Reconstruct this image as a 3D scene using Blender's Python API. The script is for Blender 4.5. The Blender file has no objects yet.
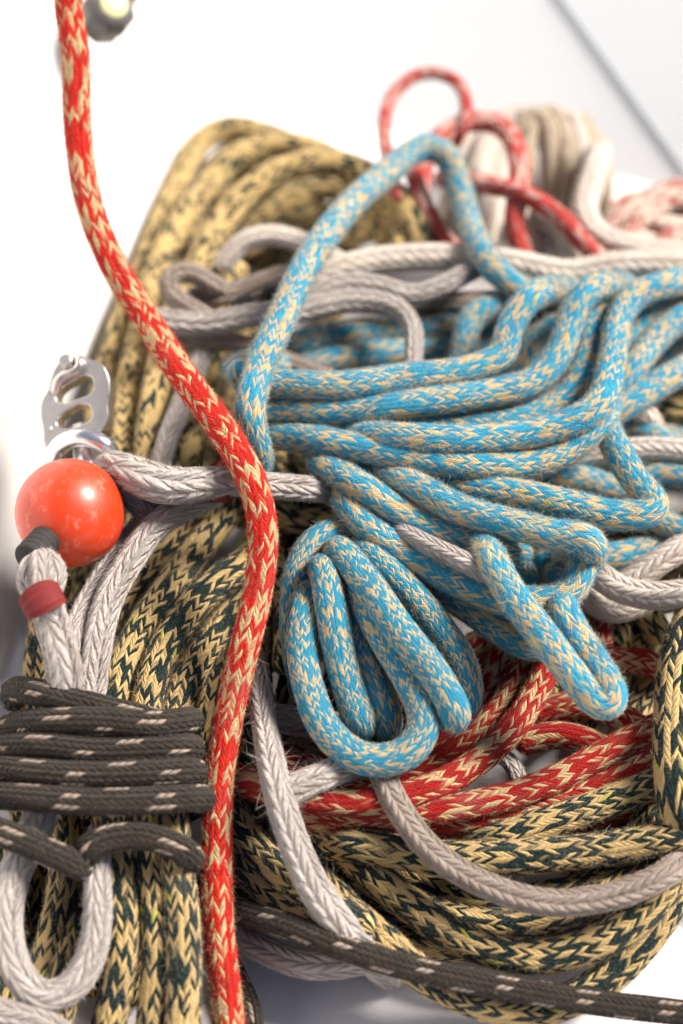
import bpy, bmesh, math
import numpy as np
from mathutils import Vector, Matrix

rng = np.random.default_rng(7)
SC = bpy.context.scene
COL = SC.collection
R = math.radians

# ------------------------------------------------------------------ camera
W, H, F = 683.0, 1024.0, 1728.0
PITCH = R(50)
FWD = np.array([0, math.cos(PITCH), -math.sin(PITCH)])
UP = np.array([0, math.sin(PITCH), math.cos(PITCH)])
RIGHT = np.array([1.0, 0, 0])
TGT = np.array([0, 0, 0.06])
CAM = TGT - FWD * 0.72
cd = bpy.data.cameras.new('camera')
cam = bpy.data.objects.new('camera', cd)
COL.objects.link(cam)
cam.location = CAM
cam.rotation_euler = (R(90) - PITCH, 0, 0)
cd.sensor_fit = 'VERTICAL'
cd.sensor_height = 36
cd.lens = F / H * 36
cd.clip_start, cd.clip_end = 0.01, 200
cd.dof.use_dof = True
cd.dof.focus_distance = 0.656
cd.dof.aperture_fstop = 3.9
cd.dof.aperture_blades = 0
SC.camera = cam

# ------------------------------------------------------------------ sky, sun, exposure
SUN_EL, SUN_AZ = R(47), R(73)          # azimuth from +Y towards +X
wd = bpy.data.worlds.new('World')
SC.world = wd
wd.use_nodes = True
nt = wd.node_tree
nt.nodes.clear()
sky = nt.nodes.new('ShaderNodeTexSky')
sky.sky_type = 'NISHITA'
sky.sun_disc = False
sky.sun_elevation = SUN_EL
sky.sun_rotation = SUN_AZ
sky.dust_density = 2.5
bg = nt.nodes.new('ShaderNodeBackground')
bg.inputs[1].default_value = 0.05
wo = nt.nodes.new('ShaderNodeOutputWorld')
nt.links.new(sky.outputs[0], bg.inputs[0])
nt.links.new(bg.outputs[0], wo.inputs[0])
sd = bpy.data.lights.new('sun', 'SUN')
sd.energy = 5.0
sd.angle = R(20)
sd.color = (1.0, 0.93, 0.84)
sun = bpy.data.objects.new('sun', sd)
COL.objects.link(sun)
SUNV = Vector((math.sin(SUN_AZ) * math.cos(SUN_EL), math.cos(SUN_AZ) * math.cos(SUN_EL), math.sin(SUN_EL)))
sun.rotation_euler = SUNV.to_track_quat('Z', 'Y').to_euler()
sun.location = SUNV * 3
SC.view_settings.view_transform = 'Standard'
SC.view_settings.look = 'None'
SC.view_settings.exposure = 0.85
SC.view_settings.gamma = 1
SC.render.engine = 'CYCLES'
SC.cycles.max_bounces = 8
SC.cycles.diffuse_bounces = 2
SC.cycles.use_denoising = True

# ------------------------------------------------------------------ geometry of the view (used to lay ropes out in depth)
def ray(px, py):
    return FWD + RIGHT * ((px - W / 2) / F) + UP * ((H / 2 - py) / F)

def at(px, py, h):
    """point on the plane h millimetres above the deck seen at px, py"""
    d = ray(px, py)
    return CAM + d * ((h * 0.001 - CAM[2]) / d[2])

def nrm(a):
    return a / (np.linalg.norm(a, axis=-1, keepdims=True) + 1e-12)

# walls of the cockpit
WA = at(-30, 745, 0)
WB = at(272, 106, 0)
WDIR = nrm((WB - WA) * np.array([1, 1, 0]))
WNH = np.array([WDIR[1], -WDIR[0], 0.0])            # horizontal normal, into the cockpit
TILT = R(24)
WN = WNH * math.cos(TILT) + np.array([0, 0, 1]) * math.sin(TILT)
BD = nrm((at(683, 190, 0) - WB) * np.array([1, 1, 0]))
BNH = np.array([BD[1], -BD[0], 0.0])
BN = nrm(BNH + np.array([0, 0, 0.9]))

# ------------------------------------------------------------------ node helpers
class NB:
    def __init__(s, name):
        s.m = bpy.data.materials.new(name)
        s.m.use_nodes = True
        s.t = s.m.node_tree
        s.t.nodes.clear()
        s.out = s.t.nodes.new('ShaderNodeOutputMaterial')
        s.p = s.t.nodes.new('ShaderNodeBsdfPrincipled')
        s.t.links.new(s.p.outputs[0], s.out.inputs[0])
    def put(s, sock, v):
        if isinstance(v, bpy.types.NodeSocket):
            s.t.links.new(v, sock)
        else:
            sock.default_value = v
    def math(s, op, a, b=None, c=None):
        n = s.t.nodes.new('ShaderNodeMath')
        n.operation = op
        for i, v in enumerate((a, b, c)):
            if v is not None:
                s.put(n.inputs[i], v)
        return n.outputs[0]
    def mix(s, f, a, b):
        n = s.t.nodes.new('ShaderNodeMix')
        n.data_type = 'RGBA'
        s.put(n.inputs[0], f)
        for i, v in ((6, a), (7, b)):
            s.put(n.inputs[i], v if isinstance(v, bpy.types.NodeSocket) else (*v, 1))
        return n.outputs[2]
    def vec(s, x, y, z=0.0):
        n = s.t.nodes.new('ShaderNodeCombineXYZ')
        for i, v in enumerate((x, y, z)):
            s.put(n.inputs[i], v)
        return n.outputs[0]
    def white(s, v):
        n = s.t.nodes.new('ShaderNodeTexWhiteNoise')
        n.noise_dimensions = '3D'
        s.t.links.new(v, n.inputs['Vector'])
        return n.outputs['Value']
    def noise(s, v, scale, detail=2.0, rough=0.5):
        n = s.t.nodes.new('ShaderNodeTexNoise')
        if v is not None:
            s.t.links.new(v, n.inputs['Vector'])
        n.inputs['Scale'].default_value = scale
        n.inputs['Detail'].default_value = detail
        n.inputs['Roughness'].default_value = rough
        return n.outputs['Fac']
    def smooth(s, v, a, b):
        n = s.t.nodes.new('ShaderNodeMapRange')
        n.interpolation_type = 'SMOOTHSTEP'
        s.put(n.inputs[0], v)
        n.inputs[1].default_value = a
        n.inputs[2].default_value = b
        return n.outputs[0]
    def bump(s, h, dist, strength=1.0):
        n = s.t.nodes.new('ShaderNodeBump')
        n.inputs['Strength'].default_value = strength
        n.inputs['Distance'].default_value = dist
        s.put(n.inputs['Height'], h)
        s.t.links.new(n.outputs[0], s.p.inputs['Normal'])
    def coord(s, which='Object'):
        n = s.t.nodes.new('ShaderNodeTexCoord')
        return n.outputs[which]

# rope kinds: r radius mm, N plaits round, pitch mm, slope, amp share of r, fuzz per mm2, fuzz length mm
KIND = {
 'blue':  dict(r=5.9, N=20, pitch=1.8, slope=1.75, amp=.045, fz=4.6, fl=.85),
 'fine':  dict(r=6.1, N=28, pitch=1.3, slope=1.5, amp=.03, fz=3.2, fl=.5),
 'red':   dict(r=5.7, N=16, pitch=2.4, slope=1.6, amp=.07, fz=3.2, fl=.95),
 'redc':  dict(r=5.5, N=16, pitch=2.4, slope=1.6, amp=.07, fz=1.6, fl=.8),
 'green': dict(r=6.4, N=18, pitch=2.5, slope=1.5, amp=.085, fz=2.0, fl=.8),
 'grey':  dict(r=5.0, N=8, pitch=4.3, slope=1.35, amp=.15, bf=1.5, fz=.7, fl=.6),
 'pale':  dict(r=5.1, N=8, pitch=6.2, slope=1.5, amp=.14, bf=1.5, fz=1.0, fl=.9),
 'white': dict(r=5.6, N=8, pitch=5.0, slope=1.3, amp=.07, fz=.9, fl=.9),
 'lash':  dict(r=5.0, N=14, pitch=2.9, slope=.9, amp=.10, bf=1.8, fz=.4, fl=.5),
 'pink':  dict(r=5.0, N=12, pitch=3.2, slope=1.3, amp=.06, fz=.4, fl=.7),
 'beige': dict(r=6.0, N=10, pitch=4.0, slope=1.3, amp=.07, fz=.4, fl=.7),
}

def braid_field(u, v, K):
    c = v * K['N']
    k = np.floor(c)
    f = c - k
    p = np.mod(k, 2)
    ff = np.where(p < .5, f, 1 - f)
    r = u / (K['pitch'] * .001) + K['slope'] * ff + .5 * p
    g = r - np.floor(r)
    return np.sqrt(np.clip(1 - (2 * f - 1) ** 2, 0, 1)) * (np.clip(1 - (2 * g - 1) ** 2, 0, 1)) ** .5

def rope_mat(name, K, colour_fn, rough=.85, sheen=.06, fibre=False):
    b = NB(name)
    sep = b.t.nodes.new('ShaderNodeSeparateXYZ')
    uvn = b.t.nodes.new('ShaderNodeUVMap')
    uvn.uv_map = 'rope'
    b.t.links.new(uvn.outputs[0], sep.inputs[0])
    u, v = sep.outputs[0], sep.outputs[1]
    wob = b.noise(b.vec(b.math('MULTIPLY', u, 1.0), b.math('MULTIPLY', v, .05), 0), 420, 1)
    c = b.math('ADD', b.math('MULTIPLY', v, K['N']), b.math('MULTIPLY', b.math('SUBTRACT', wob, .5), .35))
    k = b.math('FLOOR', c)
    f = b.math('SUBTRACT', c, k)
    p = b.math('FLOORED_MODULO', k, 2.0)
    ff = b.math('ABSOLUTE', b.math('SUBTRACT', f, p))
    r = b.math('ADD', b.math('ADD', b.math('DIVIDE', u, K['pitch'] * .001), b.math('MULTIPLY', ff, K['slope'])), b.math('MULTIPLY', p, .5))
    row = b.math('FLOOR', r)
    g = b.math('SUBTRACT', r, row)
    hf = b.math('SUBTRACT', 1.0, b.math('POWER', b.math('ABSOLUTE', b.math('SUBTRACT', b.math('MULTIPLY', f, 2.0), 1.0)), 2.5))
    hg = b.math('SUBTRACT', 1.0, b.math('POWER', b.math('ABSOLUTE', b.math('SUBTRACT', b.math('MULTIPLY', g, 2.0), 1.0)), 2.5))
    h = b.math('MULTIPLY', hf, hg)
    # plies lie along the plait, so they are lines of equal g
    ply = b.math('COSINE', b.math('MULTIPLY', g, 3 * 2 * math.pi))
    fib = b.noise(b.vec(b.math('MULTIPLY', g, 9.0), b.math('MULTIPLY', f, 1.6), b.math('ADD', b.math('MULTIPLY', k, 3.1), b.math('MULTIPLY', row, 7.7))), 1.0, 3, .7)
    hh = b.math('ADD', h, b.math('ADD', b.math('MULTIPLY', ply, .07), b.math('MULTIPLY', fib, .55)))
    kk = b.math('FLOORED_MODULO', k, float(K['N']))
    col = colour_fn(b, u, v, kk, row, g, f, fib, r)
    # dark where plaits dive under each other is left to the light; only the dyed yarn colour here
    if fibre:                                # single frayed filaments: thin, paler, light comes through them
        col = b.mix(.10 if 'red' in name else .30, col, (.80, .77, .70))
        tr = b.t.nodes.new('ShaderNodeBsdfTranslucent')
        b.put(tr.inputs[0], col)
        mx = b.t.nodes.new('ShaderNodeMixShader')
        mx.inputs[0].default_value = .45
        b.t.links.new(b.p.outputs[0], mx.inputs[1])
        b.t.links.new(tr.outputs[0], mx.inputs[2])
        b.t.links.new(mx.outputs[0], b.out.inputs[0])
    b.put(b.p.inputs['Base Color'], col)
    b.p.inputs['Roughness'].default_value = rough
    b.p.inputs['Specular IOR Level'].default_value = .2
    b.p.inputs['Sheen Weight'].default_value = sheen
    b.p.inputs['Sheen Roughness'].default_value = .5
    if fibre:
        return b.m
    b.bump(hh, K['pitch'] * .00030 * K.get('bf', 1.0), .9)
    return b.m

def two_tone(dark, light, thr, spark=None, zig=1.2, run=1.0, cell=.5, dark2=None, light2=None):
    """plait colours: zig keeps neighbours of one row alike, run keeps a column pair alike along the rope, cell is free"""
    def fn(b, u, v, k, row, g, f, fib, r):
        pair = b.math('FLOOR', b.math('DIVIDE', b.math('ADD', k, 1.0), 2.0))
        n1 = b.noise(b.vec(b.math('MULTIPLY', row, .83), b.math('MULTIPLY', k, .42), 3.0), 1.0, 0)
        n2 = b.noise(b.vec(b.math('MULTIPLY', row, .21), b.math('MULTIPLY', pair, 5.37), 8.0), 1.0, 0)
        w = b.white(b.vec(k, row, 1.0))
        c = lambda x, q: b.math('MULTIPLY', b.math('SUBTRACT', x, .5), q)
        val = b.math('ADD', b.math('ADD', c(n1, zig), c(n2, run)), b.math('ADD', c(w, cell), .5))
        edge = c(fib, .35)                                 # yarns of both colours straying at the borders
        fac = b.smooth(b.math('ADD', val, edge), thr - .04, thr + .04)
        t = b.white(b.vec(k, row, 9.0))
        d = b.mix(t, dark, dark2 or tuple(x * .72 for x in dark))
        l = b.mix(t, light, light2 or tuple(x * .8 for x in light))
        col = b.mix(fac, d, l)
        if spark:
            s = b.math('GREATER_THAN', b.white(b.vec(b.math('MULTIPLY', k, 2.0), row, 33.0)), .996)
            col = b.mix(s, col, spark)
        dirt = b.noise(b.vec(b.math('MULTIPLY', u, 1.0), b.math('MULTIPLY', v, .03), 2.0), 55, 3)
        return b.mix(b.math('MULTIPLY', b.smooth(dirt, .5, .78), .18), col, (.25, .21, .17))
    return fn

def plain(c1, c2, dirtc=(.2, .16, .13), dirt=.35):
    def fn(b, u, v, k, row, g, f, fib, r):
        t = b.white(b.vec(k, row, 9.0))
        col = b.mix(t, c1, c2)
        col = b.mix(b.math('MULTIPLY', fib, .35), col, tuple(x * .7 for x in c1))
        d = b.noise(b.vec(u, b.math('MULTIPLY', v, .04), 2.0), 70, 4, .6)
        return b.mix(b.math('MULTIPLY', b.smooth(d, .45, .75), dirt), col, dirtc)
    return fn

def tracer(c1, c2, mark):
    def fn(b, u, v, k, row, g, f, fib, r):
        t = b.white(b.vec(k, row, 9.0))
        col = b.mix(t, c1, c2)
        even = b.math('LESS_THAN', b.math('FLOORED_MODULO', k, 2.0), .5)
        even = b.math('MULTIPLY', even, b.math('MULTIPLY', b.math('LESS_THAN', b.math('ABSOLUTE', b.math('SUBTRACT', f, .5)), .40), b.math('LESS_THAN', b.math('ABSOLUTE', b.math('SUBTRACT', g, .5)), .42)))
        blk = b.math('FLOOR', b.math('DIVIDE', k, 4.0))
        ph = b.math('FRACT', b.math('ADD', b.math('DIVIDE', row, 11.0), b.math('ADD', b.math('MULTIPLY', blk, .39), b.math('MULTIPLY', k, .04))))
        on = b.math('MULTIPLY', even, b.math('LESS_THAN', ph, .26))
        return b.mix(on, col, mark)
    return fn

MATDEF = {
 'blue': ('blue_braid', KIND['blue'], two_tone((.012, .25, .43), (.68, .51, .28), .58, (.5, .45, .08), 1.5, .4, .7, dark2=(.04, .36, .52))),
 'fine': ('blue_fine_braid', KIND['fine'], two_tone((.012, .21, .34), (.54, .42, .24), .64, None, .35, .35, 1.1, dark2=(.03, .24, .36))),
 'red': ('red_braid', KIND['red'], two_tone((.62, .014, .004), (.62, .44, .23), .62, None, 1.0, .6, .85)),
 'redc': ('red_coil_braid', KIND['redc'], two_tone((.38, .007, .004), (.58, .40, .21), .63, None, 1.0, .7, .8)),
 'green': ('green_gold_braid', KIND['green'], two_tone((.004, .020, .018), (.60, .42, .18), .50, (.46, .44, .07), 1.1, .5, .95)),
 'gold': ('mostly_gold_braid', KIND['green'], two_tone((.012, .030, .022), (.64, .46, .20), .35, None, 1.1, .8, .75, light2=(.56, .39, .16))),  # more gold plaits and slightly paler tones than the green braid
 'grey': ('grey_braid', KIND['grey'], plain((.30, .235, .195), (.40, .325, .28))),
 'pale': ('pale_grey_braid', KIND['pale'], plain((.52, .46, .43), (.61, .55, .52), (.24, .18, .145), .6)),
 'white': ('off_white_braid', KIND['white'], plain((.62, .54, .47), (.7, .62, .55), (.38, .3, .22), .35)),
 'lash': ('charcoal_braid', KIND['lash'], tracer((.026, .019, .013), (.042, .031, .022), (.40, .31, .25))),
 'pink': ('pink_red_braid', KIND['pink'], two_tone((.58, .07, .06), (.72, .45, .38), .62)),
 'beige': ('beige_braid', KIND['beige'], plain((.50, .39, .28), (.60, .50, .38), dirt=.5)),
 'mixed': ('white_red_braid', KIND['pink'], two_tone((.6, .2, .16), (.74, .64, .54), .42)),
}
MAT = {k: rope_mat(*v) for k, v in MATDEF.items()}
FIB = {k: rope_mat(v[0] + '_fibre', *v[1:], fibre=True) for k, v in MATDEF.items()}

# ------------------------------------------------------------------ rope builder
PQ = np.zeros((0, 3))
PR = np.zeros(0)

def catmull(P, n=24):
    P = np.vstack([2 * P[0] - P[1], P, 2 * P[-1] - P[-2]])
    out = []
    for i in range(1, len(P) - 2):
        p0, p1, p2, p3 = P[i - 1], P[i], P[i + 1], P[i + 2]
        # centripetal
        d1 = max(np.linalg.norm(p1[:3] - p0[:3]), 1e-6) ** .5
        d2 = max(np.linalg.norm(p2[:3] - p1[:3]), 1e-6) ** .5
        d3 = max(np.linalg.norm(p3[:3] - p2[:3]), 1e-6) ** .5
        t0, t1, t2, t3 = 0, d1, d1 + d2, d1 + d2 + d3
        t = np.linspace(t1, t2, n, endpoint=False)[:, None]
        a1 = (t1 - t) / (t1 - t0) * p0 + (t - t0) / (t1 - t0) * p1
        a2 = (t2 - t) / (t2 - t1) * p1 + (t - t1) / (t2 - t1) * p2
        a3 = (t3 - t) / (t3 - t2) * p2 + (t - t2) / (t3 - t2) * p3
        b1 = (t2 - t) / (t2 - t0) * a1 + (t - t0) / (t2 - t0) * a2
        b2 = (t3 - t) / (t3 - t1) * a2 + (t - t1) / (t3 - t1) * a3
        out.append((t2 - t) / (t2 - t1) * b1 + (t - t1) / (t2 - t1) * b2)
    out.append(P[-2][None])
    return np.vstack(out)

def resample(P, step):
    s = np.r_[0, np.cumsum(np.linalg.norm(np.diff(P[:, :3], axis=0), axis=1))]
    n = max(4, int(round(s[-1] / step)) + 1)
    t = np.linspace(0, s[-1], n)
    return np.stack([np.interp(t, s, P[:, i]) for i in range(P.shape[1])], 1)

def gauss(a, sig):
    n = int(sig * 3) + 1
    k = np.exp(-.5 * (np.arange(-n, n + 1) / sig) ** 2)
    k /= k.sum()
    return np.convolve(np.pad(a, n, mode='edge'), k, mode='valid')

def path(pts, h, r, drape=True, stiff=6.0, walls=True, cap=.012):
    """rope centre line: lies as low as its heights say, but on top of every rope laid before it"""
    global PQ, PR
    C = []
    pts = list(pts)
    for _ in (0, 1):                        # ropes that leave the picture run on and come down to the deck
        (x0, y0), (x1, y1) = pts[-2][:2], pts[-1][:2]
        if x1 >= 690 or y1 >= 1035:
            L = math.hypot(x1 - x0, y1 - y0)
            he = pts[-1][2] if len(pts[-1]) > 2 and pts[-1][2] is not None else h
            pts[-1] = (x1, y1, he, 1.0)
            pts.append((x1 + (x1 - x0) / L * 70, y1 + (y1 - y0) / L * 70 + 12, max(8, he * .6), 1.0))
            pts.append((x1 + (x1 - x0) / L * 130 - 20, y1 + (y1 - y0) / L * 130 + 60, 8, .5))
        pts.reverse()
    for i, q in enumerate(pts):
        hh = q[2] if len(q) > 2 and q[2] is not None else h
        w = q[3] if len(q) > 3 else (0.0 if len(q) > 2 and i in (0, len(pts) - 1) else 1.0)
        C.append([*at(q[0], q[1], hh), w])
    P = resample(catmull(np.array(C)), .003)
    w = np.clip(P[:, 3], 0, 1)
    P = P[:, :3]
    D = P - CAM
    t0 = np.linalg.norm(D, axis=1)
    D = D / t0[:, None]
    te = np.full(len(P), 1e9)
    if walls:                               # stay clear of deck and walls
        for n_, o_ in ((WN, WA), (BN, WB), (np.array([0, 0, 1.0]), np.zeros(3))):
            dn = D @ n_
            num = (o_ - CAM) @ n_ + r * 1.02
            tw = np.where(dn < -1e-6, num / np.where(dn < -1e-6, dn, 1), 1e9)
            te = np.minimum(te, tw)
    tw_ = te.copy()
    if drape and len(PQ):
        wq = PQ - CAM
        tc = D @ wq.T
        d2 = (wq ** 2).sum(1)[None] - tc ** 2
        RR = (.86 * (r + PR)) ** 2
        hit = d2 < RR[None]
        e = np.where(hit, tc - np.sqrt(np.clip(RR[None] - d2, 0, None)), 1e9)
        te = np.minimum(te, e.min(1))
    t = np.minimum(t0, te)
    if (t < t0 - 1e-5).any():
        for _ in range(4):
            t = np.minimum(gauss(t, stiff), te)
        t = gauss(t, 2.0)
    t = np.maximum(t, t0 - cap)
    t = gauss(t, 3.0)
    t = t0 + (t - t0) * w
    t = np.minimum(t, tw_)
    P = CAM + D * t[:, None]
    PQ = np.vstack([PQ, P])
    PR = np.r_[PR, np.full(len(P), r)]
    return P

def frames(P):
    T = nrm(np.gradient(P, axis=0))
    n0 = np.cross(T[0], [0.3, 0.2, 1.0])
    N_ = np.zeros_like(P)
    n0 = n0 / np.linalg.norm(n0)
    for i in range(len(P)):
        n0 = n0 - T[i] * (n0 @ T[i])
        n0 = n0 / np.linalg.norm(n0)
        N_[i] = n0
    return T, N_, np.cross(T, N_)

def mesh_from(name, V, polys, uv, mat, mat2=None, n2=0):
    """polys: list of int arrays (n,3) or (n,4); uv: list of matching (n,k,2)"""
    me = bpy.data.meshes.new(name)
    me.vertices.add(len(V))
    me.vertices.foreach_set('co', np.asarray(V, np.float32).ravel())
    tot = np.concatenate([np.full(len(p), p.shape[1], np.int32) for p in polys])
    loops = np.concatenate([p.ravel() for p in polys]).astype(np.int32)
    me.loops.add(len(loops))
    me.loops.foreach_set('vertex_index', loops)
    me.polygons.add(len(tot))
    me.polygons.foreach_set('loop_start', np.r_[0, np.cumsum(tot)[:-1]].astype(np.int32))
    me.polygons.foreach_set('loop_total', tot)
    me.polygons.foreach_set('use_smooth', np.ones(len(tot), bool))
    l = me.uv_layers.new(name='rope')
    l.data.foreach_set('uv', np.concatenate([q.reshape(-1, 2) for q in uv]).astype(np.float32).ravel())
    me.update(calc_edges=True)
    me.materials.append(mat)
    if mat2 is not None:
        me.materials.append(mat2)
        if n2:
            mi = np.zeros(len(me.polygons), np.int32)
            mi[-n2:] = 1
            me.polygons.foreach_set('material_index', mi)
    return me

def rope_mesh(name, P, kind, r, mat, mat2, fuzz=1.0, seed=0, prof=None, tufts=(), M=44, step=.0011):
    K = dict(KIND[kind])
    sc = r / (K['r'] * .001)
    P = resample(P, step)
    for i in range(3):
        P[:, i] = gauss(P[:, i], 2.5)
    n = len(P)
    T, A, B = frames(P)
    s = np.r_[0, np.cumsum(np.linalg.norm(np.diff(P, axis=0), axis=1))]
    off = seed * 1.37 + .5
    U = s / sc + off
    tw = (s * 2.2 + seed * .37)
    j = np.arange(M)
    ang = 2 * np.pi * j[None] / M + 2 * np.pi * 0 + tw[:, None]
    vv = np.repeat((j / M)[None], n, 0)
    uu = np.repeat(U[:, None], M, 1)
    bf = braid_field(uu, vv, K)
    rad = np.full(n, r)
    if prof is not None:
        rad = rad * np.interp(s / s[-1], *prof)
    lr = np.random.default_rng(seed + 100)
    rad = rad * (1 + .025 * gauss(lr.standard_normal(n), 12) * 4)
    rr = rad[:, None] * (1 + K['amp'] * (bf - .75))
    V = P[:, None] + rr[..., None] * (np.cos(ang)[..., None] * A[:, None] + np.sin(ang)[..., None] * B[:, None])
    V = V.reshape(-1, 3)
    i0 = np.arange(n - 1)[:, None] * M
    a = i0 + j[None]
    b_ = i0 + (j[None] + 1) % M
    quads = np.stack([a, b_, b_ + M, a + M], -1).reshape(-1, 4)
    v0 = np.repeat((j / M)[None], n - 1, 0)
    v1 = v0 + 1.0 / M
    u0 = np.repeat(U[:-1, None], M, 1)
    u1 = np.repeat(U[1:, None], M, 1)
    uvq = np.stack([np.stack([u0, v0], -1), np.stack([u0, v1], -1), np.stack([u1, v1], -1), np.stack([u1, v0], -1)], 2).reshape(-1, 4, 2)
    polys, uvs = [quads], [uvq]
    # rounded ends
    for end, sg in ((0, -1), (n - 1, 1)):
        base = end * M + j
        prev = base
        for q, (cr, co) in enumerate(((.8, .35), (.45, .62), (.0, .7))):
            c0 = len(V)
            if cr > 0:
                ring = P[end] + T[end] * sg * co * rad[end] + (V[base] - P[end]) * cr
                V = np.vstack([V, ring])
                cur = c0 + j
                f4 = np.stack([prev, np.roll(prev, -1), np.roll(cur, -1), cur], -1)
                if sg < 0:
                    f4 = f4[:, ::-1]
                polys.append(f4)
                uvs.append(np.stack([np.full((M, 4), U[end]), np.repeat((j / M)[:, None], 4, 1)], -1))
                prev = cur
            else:
                V = np.vstack([V, (P[end] + T[end] * sg * co * rad[end])[None]])
                f3 = np.stack([prev, np.roll(prev, -1), np.full(M, c0)], -1)
                if sg < 0:
                    f3 = f3[:, ::-1]
                polys.append(f3)
                uvs.append(np.stack([np.full((M, 3), U[end]), np.repeat((j / M)[:, None], 3, 1)], -1))
    # stray fibres of the yarn, each a thin sliver bent over twice
    nf = int(s[-1] * 2 * np.pi * r * 1e6 * K['fz'] * fuzz)
    n2 = 0
    if nf > 10:
        fs = lr.random(nf) * s[-1] * .998
        fv = lr.random(nf)
        # worn in patches: some stretches stand up, others lie matted
        patch = np.interp(fs, np.linspace(0, s[-1], 40), lr.random(40)) * .9 + .45 * np.sin(fv * 2 * np.pi + lr.random() * 6) ** 2
        L = K['fl'] * .001 * np.exp(lr.standard_normal(nf) * .5) * (.45 + .9 * patch)
        for (pos, cnt, tl) in tufts:
            fs = np.r_[fs, np.clip(pos * s[-1] + lr.standard_normal(cnt) * .004, 0, s[-1] * .998)]
            fv = np.r_[fv, lr.random(cnt)]
            L = np.r_[L, tl * .001 * np.exp(lr.standard_normal(cnt) * .4)]
        nf = len(fs)
        x = fs / (s[-1] / (n - 1))
        ii = np.clip(x.astype(int), 0, n - 2)
        fr = (x - ii)[:, None]
        c = P[ii] * (1 - fr) + P[ii + 1] * fr
        an = 2 * np.pi * fv + tw[ii]
        o = np.cos(an)[:, None] * A[ii] + np.sin(an)[:, None] * B[ii]
        tg = T[ii]
        cr = np.cross(o, tg)
        bff = braid_field(fs / sc + off, fv, K)
        root = c + o * (rad[ii] * (1 + K['amp'] * (bff - .75)) - .00005)[:, None]
        d = nrm(o * (.45 + .65 * lr.random((nf, 1))) + tg * lr.standard_normal((nf, 1)) * .8 + cr * lr.standard_normal((nf, 1)) * .6)
        d2 = nrm(d + o * lr.standard_normal((nf, 1)) * .35 + tg * lr.standard_normal((nf, 1)) * .6 + cr * lr.standard_normal((nf, 1)) * .6)
        w = nrm(np.cross(d, nrm(lr.standard_normal((nf, 3))))) * (.00004 + .00005 * lr.random((nf, 1)))
        m1 = root + d * (L * .55)[:, None]
        tip = m1 + d2 * (L * .45)[:, None]
        c0 = len(V)
        V = np.vstack([V, root - w, root + w, m1 + w * .7, m1 - w * .7, tip])
        k = np.arange(nf)
        polys += [np.stack([c0 + k, c0 + nf + k, c0 + 2 * nf + k, c0 + 3 * nf + k], -1),
                  np.stack([c0 + 3 * nf + k, c0 + 2 * nf + k, c0 + 4 * nf + k], -1)]
        fu = np.stack([fs / sc + off, fv], -1)
        uvs += [np.repeat(fu[:, None], 4, 1), np.repeat(fu[:, None], 3, 1)]
        n2 = 2 * nf
    return mesh_from(name, V, polys, uvs, mat, mat2, n2)

def tag(o, label, cat, group=None, kind=None):
    if label: o['label'] = label
    if cat: o['category'] = cat
    if group: o['group'] = group
    if kind: o['kind'] = kind
    return o

def thing(name, label, cat, loc, group=None):
    o = bpy.data.objects.new(name, None)
    o.empty_display_size = .02
    o.location = loc
    COL.objects.link(o)
    return tag(o, label, cat, group)

_seed = [0]
def rope(name, kind, pts, h=10, parent=None, r=None, fuzz=1.0, drape=True, mat=None, stiff=6.0, prof=None, tufts=(), walls=True, step=.0011, M=44):
    _seed[0] += 1
    rr = (r or KIND[kind]['r']) * .001
    P = path(pts, h, rr, drape, stiff, walls)
    me = rope_mesh(name, P, kind, rr, MAT[mat or kind], FIB[mat or kind], fuzz, _seed[0], prof, tufts, M, step)
    o = bpy.data.objects.new(name, me)
    COL.objects.link(o)
    return place(o, parent, P)

def place(o, parent, P=None):
    """world-space mesh -> local about its parent (or about its own first point)"""
    if parent is not None:
        base = Vector(parent.location)
        o.parent = parent
    else:
        base = Vector(P[len(P) // 2]) if P is not None else Vector((0, 0, 0))
        o.location = base
    o.data.transform(Matrix.Translation(-base))
    return o

# ------------------------------------------------------------------ setting: deck and cockpit walls
def gelcoat(name, col, rough, bscale, bdist, stain=.06):
    b = NB(name)
    co = b.coord()
    n1 = b.noise(co, 6, 4, .6)
    n2 = b.noise(co, 45, 4, .6)
    c = b.mix(b.math('MULTIPLY', b.smooth(n1, .4, .8), stain * 2), col, tuple(x * .8 for x in col))
    c = b.mix(b.math('MULTIPLY', b.smooth(n2, .55, .8), stain), c, (.42, .36, .31))
    b.put(b.p.inputs['Base Color'], c)
    b.put(b.p.inputs['Roughness'], b.math('ADD', rough, b.math('MULTIPLY', n2, .15)))
    b.p.inputs['Coat Weight'].default_value = .15
    b.bump(b.noise(co, bscale, 3, .6), bdist, .6)
    return b.m

M_DECK = gelcoat('deck_gelcoat', (.74, .71, .71), .5, 900, .0004)
M_WALL = gelcoat('sunlit_tint_gelcoat', (.74, .725, .71), .35, 120, .0002, .03)  # warm tone of the sunlight put into the white base colour
M_BACK = gelcoat('skylit_tint_gelcoat', (.84, .87, .89), .4, 120, .0002, .03)  # bluish, bright skylight tone put into the white base colour

def slab(name, pts, mat, thick, n):
    """flat panel with thickness, pts listed counter-clockwise seen from n"""
    bm = bmesh.new()
    top = [bm.verts.new(p) for p in pts]
    bot = [bm.verts.new(np.array(p) - n * thick) for p in pts]
    bm.faces.new(top)
    bm.faces.new(bot[::-1])
    m = len(pts)
    for i in range(m):
        bm.faces.new([top[(i + 1) % m], top[i], bot[i], bot[(i + 1) % m]])
    bmesh.ops.recalc_face_normals(bm, faces=bm.faces[:])
    me = bpy.data.meshes.new(name)
    bm.to_mesh(me)
    bm.free()
    me.materials.append(mat)
    o = bpy.data.objects.new(name, me)
    COL.objects.link(o)
    return o

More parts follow.
